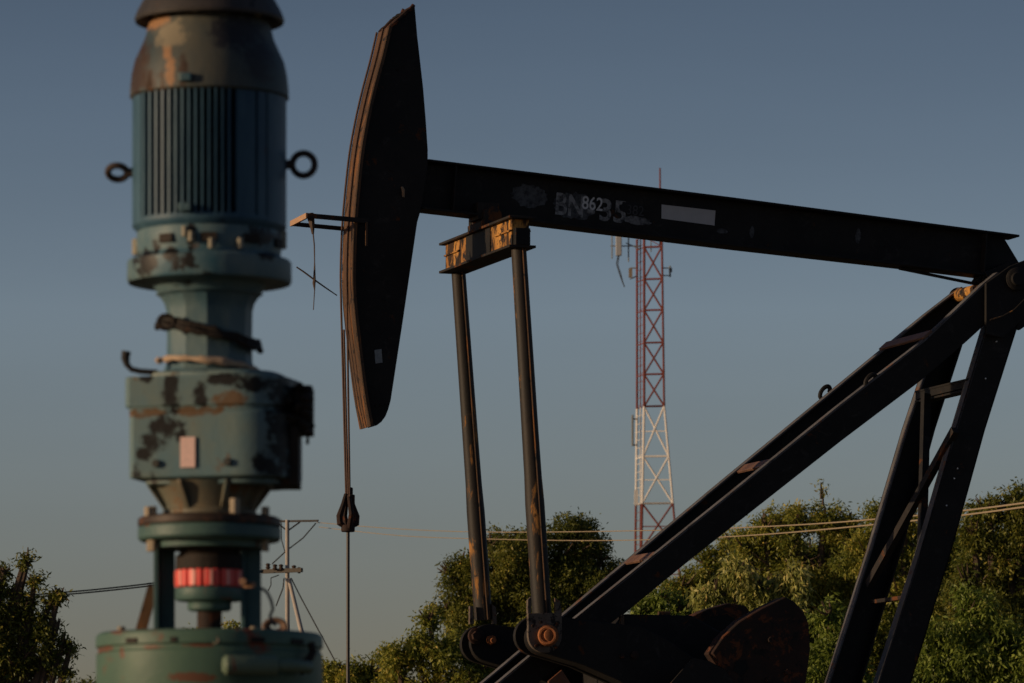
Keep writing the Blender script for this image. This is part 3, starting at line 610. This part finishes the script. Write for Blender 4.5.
nts.cyl(V(((238-512)*S, c0.y-58*S, zz(511))), V((0, 0, 1)), .014, .045, 8); nts.cyl(V(((151-512)*S, c0.y-30*S, zz(514.5))), V((0, 0, 1)), .013, .03, 8)
nts.each('flange_nut', plain('nut', (.34, .28, .2)), fgo)
for sx in (-1, 1):
    m = MB(); zc_ = (zz(546)+zz(636))/2; hz = (zz(546)-zz(636))/2
    x0, x1 = (-55.5, -50.5) if sx < 0 else (31.5, 36)
    m.box(V((c0.x+(x0+x1)/2*S, c0.y+4*S, zc_)), V(((x1-x0)/2*S, 0, 0)), V((0, 12*S, 0)), V((0, 0, hz)))
    xa, xb = (-50.6, -35.5) if sx < 0 else (35.9, 51.5)
    m.box(V((c0.x+(xa+xb)/2*S, c0.y+(12 if sx < 0 else 2)*S, zc_)), V(((xb-xa)/2*S, 0, 0)), V((0, 2.5*S, 0)), V((0, 0, hz)))
    m.build('frame_post', mt_post, wd, bev=.002)
cp = MB().lathe(c0, prof([(20, 546), (30, 549), (30, 554), (33.5, 556), (34, 570), (30, 571)]), 40); cp.build('coupling_hub', mt_tar_shade, wd, bev=0)
mred = plain('red_rubber', (.8, .085, .07), .45, .5, .15, 40)
rd_ = MB()
for i in range(24):
    a = 2*math.pi*i/24; p = c0+V((math.cos(a)*31*S, math.sin(a)*31*S, (zz(570)+zz(588))/2)); r_ = V((math.cos(a), math.sin(a), 0)); td = V((-math.sin(a), math.cos(a), 0))
    rd_.box(p, r_*3.2*S, td*3.2*S, V((0, 0, 8.8*S)))
rd_.lathe(c0, prof([(29, 570), (29, 588)]), 40); spd = rd_.build('coupling_spider', mred, wd, bev=.0035)
pk = MB()
for i in range(12):
    a = 2*math.pi*(i+.2)/12; p = c0+V((math.cos(a)*33.4*S, math.sin(a)*33.4*S, (zz(571)+zz(587))/2)); r_ = V((math.cos(a), math.sin(a), 0)); td = V((-math.sin(a), math.cos(a), 0))
    pk.box(p, r_*1.6*S, td*1.5*S, V((0, 0, 7.6*S)))
pk.each('worn_tooth', plain('faded_pink_rubber', (.95, .42, .36), .5, .4, .15, 40), spd)
lh = MB().lathe(c0, prof([(30, 587.5), (34, 588.5), (34.5, 590), (34.5, 599), (33, 601), (23, 601.5), (22, 603), (22, 609), (20, 611), (12, 611.5), (12, 634)]), 48); lh.build('lower_hub', mt_green, wd)
MB().lathe(c0, prof([(12.4, 612), (12.4, 634)]), 24).build('drive_shaft', M['darkrust'], wd)
MB().bar(W(153.5, 586, D+.05), W(140, 634, D+.1), V((0, 1, 0)), .02, .03).build('slanted_stay', M['track'], wd)
MB().cyl(V(((246-512)*S, c0.y-50*S, zz(585))), V((0, -1, 0)), .01, .04, 10).cyl(V(((252-512)*S, c0.y-48*S, zz(588))), V((1, -1, 0)), .008, .04, 8).each('clamp_bolt', plain('clamp_steel', (.3, .17, .1)), wd)
dr = MB().lathe(c0, prof([(30, 634), (109, 634), (112.5, 636), (113.5, 639), (113.5, 648), (111, 649.5), (111, 653), (113, 655), (113, 760), (104, 772), (60, 785), (48, 800), (48, 900), (75, 902), (75, 925), (48, 927), (48, 1050), (80, 1052), (80, 1149)]), 96)
dro = dr.build('wellhead_drum', mt_drum, wd)
sl = MB()
for (x, w__) in ((138.5, 7), (262, 8), (300, 9), (181, 3)):
    dx = x-CX; yy = math.sqrt(113.5**2-dx*dx); nrm = V((dx, -yy, 0)).normalized(); sl.box(V(((x-512)*S, c0.y-yy*S, zz(645))), V((-nrm.y, nrm.x, 0))*w__*S, nrm*.003, V((0, 0, 2.4*S)))
sl.each('rim_slot_shadow', mt_tar_shade, dro)  # thin dark blocks paint the shade of openings in the rim
dd = MB()
for (x, y) in ((255, 629), (222, 646), (123, 631)):
    dx = x-CX; dd.cyl(V(((x-512)*S, c0.y-(math.sqrt(108**2-dx*dx) if y > 640 else 20)*S, zz(y if y > 640 else 633))), V((0, 0, 1)) if y < 640 else V((0, -1, 0)), .011, .03, 10)
dd.each('drum_bolt', plain('drum_bolt_steel', (.26, .22, .16)), dro)
pi_ = MB(); A = V(((231-512)*S, c0.y-140*S, zz(671.5))); B = V(((283-512)*S, c0.y-128*S, zz(671.5)))
pi_.tube([A, A.lerp(B, .06), B.lerp(A, .03), B], [.020, .0275, .0275, .025], 24); pi_.tube([B, B+V((14*S, 6*S, 0)), B+V((30*S, 30*S, 0)), B+V((28*S, 60*S, 0))], [.016, .018, .016, .016], 14)
pi_.build('side_pipe', mt_pipe, dro)
hs_ = MB().tube([V(((x-512)*S, c0.y-y_*S, zz(y))) for x, y, y_ in ((313, 646, 60), (316, 655, 62), (311, 664, 68), (303, 670, 74), (306, 676, 70))], .011, 8, jit=.2); hs_.build('grease_hose', mt_tar_shade, dro)
lc = MB().tube([W(x, y, D+.1) for x, y in ((261, 588), (267, 592), (271, 600), (273, 609), (270, 616), (272, 622), (276, 626))], .0045, 8); lc.build('loose_cable', plain('loose_cable_grey', (.12, .12, .12)), wd)
cl = MB(); dcl = D+.28; cc = W(275, 627.5, dcl)
for k_, r in enumerate((10, 8.4, 6)):
    cl.tube([cc+V((math.cos(a)*r*S*1.12, math.sin(a)*r*S*.35+k_*.006, math.sin(a)*r*S*.82+k_*.002)) for a in np.linspace(0, 6.283, 26)[:-1]], .0075-.001*k_, 8, closed=True)
tag(cl.build('hose_coil', plain('coil_rubber', (.16, .10, .07), .6, .3, .5, 50), origin=cc), 'small coil of dark hose lying on the rim of the green wellhead drum', 'hose coil')

# ================================================================== RADIO TOWER
TD = 250.0; TS = TD/F
tbase = W(650, 900, TD); tbase.z = 0
tw_ = empty('radio_tower', tbase, 'slender red and white lattice telecom mast behind the pumpjack', 'radio tower')
mred_t = plain('tower_red_paint', (.18, .042, .03), .6, .3, .4, 1.5); mwh = plain('tower_white_paint', (.8, .76, .7), .6, .3, .15, 2); mgr = plain('antenna_grey', (.22, .24, .25), .5, .3, .1)
def T(px, py, dy=0):
    p = W(px, py, TD); p.y += dy; return p
legx = {'a': lambda y: 637.5-(max(0, y-407))*.012, 'c': lambda y: 644-(max(0, y-407))*.02, 'b': lambda y: 661.5+max(0, (y-248))*.015+max(0, y-407)*.075}
legy = {'a': .9, 'c': -.3, 'b': -.5}
def lp(l, y): return T(legx[l](y), y, legy[l])
secs = [(237, 407, mred_t, 'red_section'), (407, 504, mwh, 'white_section'), (504, 700, mred_t, 'red_section'), (700, 930, mwh, 'white_section')]
levels = {0: [248, 280, 311, 343.5, 375, 407], 1: [407, 457, 504], 2: [504, 550, 600, 650, 700], 3: [700, 770, 850, 914]}
for k_, (y0, y1, mat, nm) in enumerate(secs):
    m = MB(); y1 = min(y1, 914)
    for l, r in (('a', .06), ('c', .065), ('b', .055)): m.tube([lp(l, y0), lp(l, y1)], r, 6)
    lv = levels[k_]
    if k_ == 0: m.tube([lp('c', 237), lp('b', 248)], .03, 4)
    for i, y in enumerate(lv):
        m.tube([lp('c', y), lp('b', y)], .05, 6); m.tube([lp('a', y), lp('c', y)], .03, 4)
        if i < len(lv)-1:
            yb = lv[i+1]; m.tube([lp('c', y), lp('b', yb)], .048, 6); m.tube([lp('b', y), lp('c', yb)], .048, 6)
            if k_ > 0: m.tube([lp('c', (y+yb)/2), lp('b', (y+yb)/2)], .035, 4)
    y = y0
    while y < y1: m.tube([lp('a', y), lp('c', y)], .014, 4); y += 8
    mx = MB
    m.tube([T(640.5, y0, .2), T(640.5-(2 if k_ > 1 else 0), y1, .2)], .03, 5)
    m.build(nm, mat, tw_)
MB().tube([T(660, 168, 0), T(660.5, 245, 0)], [.04, .06], 6).build('top_mast', mred_t, tw_)
MB().tube([T(612, 234, 0), T(612, 258.5, 0)], .035, 6).build('whip_antenna', mgr, tw_); MB().tube([T(628.5, 234, 0), T(628.5, 262, 0)], .035, 6).build('whip_antenna', mgr, tw_)
MB().abox(T(618.7, 243, -.1), .3, .2, 1.3).build('panel_antenna', plain('panel_white', (.42, .42, .42)), tw_, bev=.03)
MB().tube([T(610.5, 246, 0), T(640, 246, 0)], .03, 5).tube([T(626, 243, 0), T(640, 249, 0)], .03, 5).tube([T(651, 236, 0), T(651, 252, 0)], .03, 5).build('antenna_arm', mgr, tw_)
MB().tube([T(618, 256, 0), T(616.5, 264, 0), T(620, 275, 0), T(624.5, 287, 0)], .03, 5).tube([T(619, 256, 0), T(618, 265, 0), T(621, 274, 0), T(623, 283, 0)], .02, 5).build('dangling_feeder', plain('feeder', (.05, .05, .05)), tw_)
MB().tube([T(661, 268, 0), T(670, 268, 0)], .03, 5).tube([T(661, 275.5, 0), T(670, 275.5, 0)], .03, 5).tube([T(670, 266, 0), T(670, 277, 0)], .05, 6).abox(T(670.5, 270, 0), .16, .16, .2).build('side_bracket', mgr, tw_)
MB().abox(T(630.5, 273, 0), .18, .18, .45).tube([T(630, 279, 0), T(637, 276, 0)], .03, 5).tube([T(630, 268, 0), T(637, 268, 0)], .03, 5).build('side_antenna', plain('side_antenna_tan', (.3, .24, .17)), tw_)
MB().tube([T(632.5, 415, 0), T(632.5, 446, 0)], .06, 6).tube([T(632.5, 419, 0), T(637, 419, 0)], .04, 5).tube([T(632.5, 445, 0), T(637, 445, 0)], .04, 5).build('side_antenna', mgr, tw_)
MB().abox(T(636, 498, -.2), .2, .2, .75).build('equipment_box', mwh, tw_)

# ================================================================== UTILITY POLE AND LINES
UD = 90.0
ub = W(288, 900, UD); ub.z = 0
up_ = empty('utility_pole', ub, 'slim utility pole with two crossarms and a leaning strut beside the green drum', 'utility pole')
mpo = plain('pale_concrete_pole', (.40, .36, .32), .8, .2, .2, 8); mdk = plain('dark_fitting', (.03, .026, .024), .7)
MB().tube([W(287.3, 520, UD), V((ub.x, ub.y, 0))], [.036, .06], 12).build('pole', mpo, up_)
MB().bar(W(262, 521.5, UD+.3), W(318, 520.8, UD-.3), V((0, 0, 1)), .035, .04).build('crossarm', mdk, up_)
MB().bar(W(262, 571.5, UD+.25), W(302, 570, UD-.25), V((0, 0, 1)), .075, .06).build('crossarm', plain('brown_crossarm', (.06, .05, .04)), up_)
for x, y in ((268, 566), (275, 567), (281, 567), (294, 568), (299, 570)): MB().lathe(W(x, y, UD-.05), [(.02, -.06), (.045, -.03), (.03, 0), (.045, .03), (.02, .05)], 10).build('insulator', plain('insulator_brown', (.06, .04, .03)), up_)
for pts in (((300, 522), (287.5, 531)), ((276, 522), (287.5, 531))): MB().bar(W(*pts[0], UD), W(*pts[1], UD), V((0, 1, 0)), .02, .025).build('arm_brace', mdk, up_)
MB().tube([W(289, 579, UD), W(302.5, 636, UD-.4), W(362, 900, UD-2.5)-V((0, 0, .7))], [.035, .045, .05], 10).build('strut', mpo, up_)
gwl = MB(); gwl.tube([W(291, 578, UD), W(300, 596, UD), W(328, 648, UD), W(420, 820, UD-1)], .012, 5); gwl.build('guy_wire', mdk, up_)
MB().tube([W(316, 523, UD), W(303, 538, UD), W(286, 551, UD), W(272, 564, UD)], .012, 5).tube([W(284, 578, UD), W(283, 588, UD), W(276, 606, UD)], .012, 5).tube([W(279, 575, UD), W(271, 578, UD), W(271, 585, UD), W(268, 591, UD)], .01, 5).tube([W(281, 523, UD), W(281, 538, UD), W(285, 552, UD)], .009, 5).build('jumper_wire', mdk, up_)
mwire = plain('aluminium_line', (.34, .27, .17), .5, .5, .1)
for nm, pts, lab in (('power_line', [(317, 522.5, 90), (400, 529, 84), (486, 532, 77), (605, 531.3, 70), (732, 528, 62), (860, 520.5, 54), (1024, 503, 46), (1300, 460, 38), (2300, 250, 24)], 'upper pale power line sagging from the slim pole across the trees'),
                     ('power_line', [(319, 527, 91), (400, 535.6, 85), (486, 539, 78), (605, 540.5, 70), (732, 536.5, 62), (860, 526, 54), (1024, 507, 46), (1300, 462, 38), (2300, 254, 24)], 'lower pale power line running just under the upper one to the right')):
    sp_ = smooth(pts); o = MB().tube([W(*p) for p in sp_], [.0065 if p[2] > 70 else .0065+(70-p[2])*.00013 for p in sp_], 6).build(nm, mwire, origin=W(*pts[0])); tag(o, lab, 'power line', 'pale lines right of the slim pole')
for dy, lab in ((0, 'upper dark cable running left from the slim pole to the left tree'), (2.3, 'lower dark cable running left from the slim pole to the left tree')):
    pts = [(263, 570.5+dy*.6, 90), (200, 577.5+dy, 89), (120, 587+dy, 88), (60, 592.5+dy, 87), (0, 595+dy, 86), (-200, 590+dy, 83)]
    o = MB().tube([W(*p) for p in smooth(pts)], .013, 6).build('power_cable', mdk, origin=W(*pts[0])); tag(o, lab, 'power cable', 'dark cables left of the slim pole')

# ================================================================== TREES
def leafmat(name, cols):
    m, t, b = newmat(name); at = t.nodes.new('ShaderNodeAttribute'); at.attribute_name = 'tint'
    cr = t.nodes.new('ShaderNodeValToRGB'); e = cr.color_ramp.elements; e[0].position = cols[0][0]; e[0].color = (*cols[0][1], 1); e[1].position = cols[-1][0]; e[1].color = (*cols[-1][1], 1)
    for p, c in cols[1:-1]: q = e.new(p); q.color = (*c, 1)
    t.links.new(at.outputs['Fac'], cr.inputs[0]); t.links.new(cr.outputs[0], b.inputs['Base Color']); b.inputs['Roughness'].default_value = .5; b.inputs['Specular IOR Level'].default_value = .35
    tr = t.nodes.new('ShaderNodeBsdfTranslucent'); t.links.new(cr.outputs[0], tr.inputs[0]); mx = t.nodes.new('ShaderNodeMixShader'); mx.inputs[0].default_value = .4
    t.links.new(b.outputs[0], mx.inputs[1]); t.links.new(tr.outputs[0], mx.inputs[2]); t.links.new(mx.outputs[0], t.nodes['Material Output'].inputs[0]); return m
LM = {
 'dark': leafmat('dark_green_leaves', [(0, (.06, .085, .014)), (.6, (.22, .23, .04)), (.9, (.48, .39, .07)), (1, (.58, .32, .06))]),
 'olive': leafmat('olive_leaves', [(0, (.09, .125, .016)), (.5, (.32, .33, .055)), (.85, (.60, .48, .09)), (1, (.75, .38, .08))]),
 'yellow': leafmat('yellowing_leaves', [(0, (.14, .16, .035)), (.45, (.40, .42, .11)), (.8, (.68, .58, .2)), (1, (.85, .38, .10))]),
 'bright': leafmat('fresh_green_leaves', [(0, (.08, .12, .014)), (.6, (.27, .34, .06)), (1, (.52, .48, .12))])}
mbark = plain('bark', (.09, .065, .045), .9, .1, .3, 8)
def tree(name, label, d, lobes, mat, leaf=.09, wid=.36, dens=1.0, droop=.5, group=None, trunk_px=None, twigs=0, sub=3):
    leaf = leaf*.82; s = d/F; cx = sum(l[0] for l in lobes)/len(lobes) if trunk_px is None else trunk_px
    b0 = W(cx, 900, d); b0.z = 0
    root = empty(name, b0, label, 'tree' if 'tree' in name else 'bush', group)
    L = []; C = []; Nn = []; sz = []
    for (px, py, r) in lobes:
        c = np.array(W(px, py, d)); c[1] += rng.uniform(-.25, .35)*r*s; R = r*s
        # sub-lobes give the uneven outline
        k = max(6, int(sub*(r/9))) if r > 5 else 2
        for _ in range(k):
            u = rng.normal(size=3); u /= np.linalg.norm(u); cc = c+u*R*rng.uniform(.35, .88)*np.array([1, .9, 1]); rr = R*rng.uniform(.22, .42)
            area = (rr/s)**2
            ncl = max(5, int(area*.50*dens)) if r > 5 else 2
            v = rng.normal(size=(ncl, 3)); v /= np.linalg.norm(v, axis=1)[:, None]; rad = rr*rng.uniform(.4, 1.04, size=(ncl, 1))
            p = cc+v*rad*np.array([1, 1, .85])
            per = 7; tint = rng.uniform(0, .55)
            q = np.repeat(p, per, 0)+rng.normal(size=(ncl*per, 3))*leaf*.75
            L.append(q); Nn.append(np.repeat(v, per, 0)); C.append(np.clip(np.repeat(rng.uniform(0, .45, ncl)+tint*.6, per)+rng.normal(size=ncl*per)*.12, 0, 1)); sz.append(np.full(len(q), leaf))
        # larger inner leaves fill the heart
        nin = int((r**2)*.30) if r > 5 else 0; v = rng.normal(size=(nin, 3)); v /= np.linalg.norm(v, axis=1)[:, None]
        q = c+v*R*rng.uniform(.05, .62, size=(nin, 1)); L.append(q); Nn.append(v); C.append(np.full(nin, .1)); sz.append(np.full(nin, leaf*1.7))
    P_ = np.concatenate(L); Nn = np.concatenate(Nn); C = np.concatenate(C); sz = np.concatenate(sz)
    n = len(P_); ax = Nn*.5+rng.normal(size=(n, 3))*.6+np.array([0, 0, -droop]); ax /= np.linalg.norm(ax, axis=1)[:, None]
    sd_ = np.cross(ax, rng.normal(size=(n, 3))); sd_ /= np.linalg.norm(sd_, axis=1)[:, None]
    ln = (sz*rng.uniform(.7, 1.3, n))[:, None]; wd_ = ln*wid
    nor = np.cross(ax, sd_)
    v0 = P_; v1 = P_+ax*ln*.45+sd_*wd_*.5+nor*ln*.06; v2 = P_+ax*ln; v3 = P_+ax*ln*.45-sd_*wd_*.5+nor*ln*.06
    vs = np.stack([v0, v1, v2, v3], 1).reshape(-1, 3)-np.array(b0)
    me = bpy.data.meshes.new('crown'); me.vertices.add(4*n); me.vertices.foreach_set('co', vs.astype(np.float32).ravel())
    me.loops.add(4*n); me.loops.foreach_set('vertex_index', np.arange(4*n, dtype=np.int32)); me.polygons.add(n); me.polygons.foreach_set('loop_start', np.arange(n, dtype=np.int32)*4)
    me.update(calc_edges=True)
    at = me.attributes.new('tint', 'FLOAT', 'POINT'); at.data.foreach_set('value', np.repeat(C, 4).astype(np.float32)); me.materials.append(LM[mat])
    o = bpy.data.objects.new('crown', me); sc.collection.objects.link(o); o.parent = root
    m = MB(); topz = max(W(l[0], l[1], d).z for l in lobes); fork = V((b0.x, b0.y, max(.3, topz*.35)))
    m.tube([V((b0.x, b0.y, -.1)), V((b0.x+.05, b0.y, fork.z*.5)), fork], [.035*topz, .028*topz, .024*topz], 10, jit=.06)
    for (px, py, r) in lobes:
        if r < 5: m.tube([W(px, py+14, d), W(px, py, d), W(px, py-r, d)], [.02, .012, .006], 5); continue
        c = W(px, py, d); e = c+V((0, 0, r*s*.6)); mid = fork.lerp(c, .55)+V((random.uniform(-.2, .2), 0, .1))
        m.tube([fork, mid, c, e], [.018*topz, .012*topz, .007*topz, .002*topz], 6)
        for _ in range(4+twigs):
            v = V(rng.normal(size=3)).normalized(); v.z = abs(v.z)*.7; m.tube([c, c+v*r*s*.5, c+v*r*s*.95+V((0, 0, .05))], [.005*topz, .003*topz, .001*topz], 5)
    m.build('trunk', mbark, root); return root
tree('broad_tree', 'large dense round tree behind the two pitman rods', 80, [(560, 560, 46), (520, 570, 44), (480, 590, 40), (585, 590, 42), (540, 625, 50), (470, 640, 44), (600, 640, 45), (575, 535, 24), (600, 560, 20), (530, 540, 20), (505, 546, 18), (462, 566, 17), (446, 610, 18), (500, 600, 40), (512, 640, 40), (470, 605, 34), (452, 575, 18), (490, 545, 20), (580, 620, 36), (610, 580, 20), (540, 700, 60), (500, 720, 60)], 'dark', leaf=.078, dens=1.1, trunk_px=540, twigs=2)
tree('leafy_bush', 'loose green bush at the left foot of the large round tree', 72, [(420, 650, 24), (445, 655, 26), (400, 662, 24), (425, 690, 30), (460, 690, 30), (395, 700, 30), (430, 620, 16), (480, 670, 26), (440, 720, 44)], 'olive', leaf=.085, trunk_px=425)
tree('leafy_bush', 'low bush directly behind the hanging polished rod', 76, [(372, 672, 24), (350, 678, 24), (332, 674, 22), (390, 668, 18), (360, 710, 34), (325, 710, 30)], 'olive', leaf=.085, trunk_px=355)
tree('leafy_bush', 'small treetop seen through the coupling frame of the foreground drive', 74, [(234, 632, 12), (232, 650, 16), (245, 665, 22), (190, 640, 10), (195, 665, 24), (215, 690, 40), (280, 690, 40), (296, 668, 20)], 'olive', leaf=.085, trunk_px=230)
tree('shade_tree', 'dark broken-edged tree at the far left edge', 58, [(-4, 612, 18), (-20, 650, 46), (22, 612, 15), (38, 632, 17), (59, 593, 8), (50, 604, 9), (44, 618, 9), (64, 641, 8), (70, 650, 6), (48, 660, 20), (15, 665, 36), (28, 552, 4.9), (25, 560, 5.5), (26, 568, 5), (3, 572, 8), (0, 590, 12), (12, 596, 9), (34, 583, 9), (-30, 600, 30), (66, 672, 7), (57, 625, 5), (30, 600, 9)], 'dark', leaf=.07, dens=1, trunk_px=-10)
tree('leafy_bush', 'low dark scrub just left of the green drum', 82, [(85, 688, 11), (98, 692, 14), (70, 694, 14), (115, 700, 24)], 'dark', leaf=.09, trunk_px=92)
tree('hedge_tree', 'tree just right of the mast foot under the sloping legs', 84, [(650, 605, 26), (680, 590, 32), (725, 600, 40), (640, 640, 34), (700, 640, 40), (665, 660, 40), (735, 545, 22), (710, 565, 26), (690, 690, 50)], 'olive', leaf=.082, trunk_px=670)
tree('hedge_tree', 'tall bushy tree below the power lines with a single sprig on top', 82, [(765, 528, 24), (795, 524, 24), (825, 522, 24), (850, 528, 26), (780, 570, 46), (830, 575, 46), (748, 548, 24), (800, 630, 55), (840, 650, 50), (821, 485, 3), (823, 491, 3)], 'olive', leaf=.085, trunk_px=800, twigs=2)
tree('hedge_tree', 'tree rising between the two rear legs of the pumpjack', 80, [(880, 520, 24), (905, 526, 24), (870, 555, 34), (930, 550, 38), (900, 600, 50), (950, 610, 50), (920, 670, 56), (960, 560, 34), (880, 650, 50), (950, 690, 50)], 'olive', leaf=.082, trunk_px=905)
tree('hedge_tree', 'tall dark tree at the right edge crossed by the power lines', 74, [(990, 512, 24), (1015, 508, 22), (1040, 520, 30), (975, 535, 26), (1010, 560, 48), (1050, 580, 50), (970, 590, 36), (1000, 640, 56), (1050, 650, 60)], 'dark', leaf=.09, trunk_px=1010, twigs=3)
tree('yellowing_bush', 'bush of drooping yellow and orange leaves above the counterweights', 66, [(735, 575, 22), (760, 590, 24), (715, 595, 22), (790, 580, 22), (750, 615, 26), (780, 620, 26), (725, 625, 22), (760, 660, 40)], 'yellow', leaf=.115, wid=.3, droop=1.2, dens=.75, trunk_px=750)
tree('leafy_bush', 'bright green bush low behind the sloping front legs', 68, [(660, 600, 16), (640, 612, 18), (680, 610, 16), (665, 640, 30), (700, 650, 30)], 'bright', leaf=.09, trunk_px=665, dens=.8)
tree('leafy_bush', 'green bush between the counterweight and the rear leg', 64, [(830, 615, 18), (845, 640, 24), (820, 655, 26), (850, 675, 30), (815, 690, 30)], 'bright', leaf=.10, wid=.32, droop=.8, trunk_px=835, dens=.8)
tree('leafy_bush', 'leafy green bush right of the near rear leg', 62, [(950, 640, 26), (970, 610, 24), (935, 670, 26), (975, 660, 34), (930, 640, 24), (920, 690, 30), (1005, 680, 36), (1000, 640, 24), (1040, 660, 36)], 'bright', leaf=.10, wid=.34, droop=.8, trunk_px=970, dens=.75)
tree('hedge_tree', 'wide olive tree farthest back, glimpsed behind the nearer right-hand trees', 92, [(700, 600, 40), (760, 575, 40), (810, 565, 42), (855, 560, 40), (905, 565, 40), (955, 570, 40), (1000, 560, 44), (740, 640, 60), (830, 630, 60), (920, 640, 60), (1000, 640, 60), (1060, 600, 50)], 'olive', leaf=.09, trunk_px=850, dens=.9)
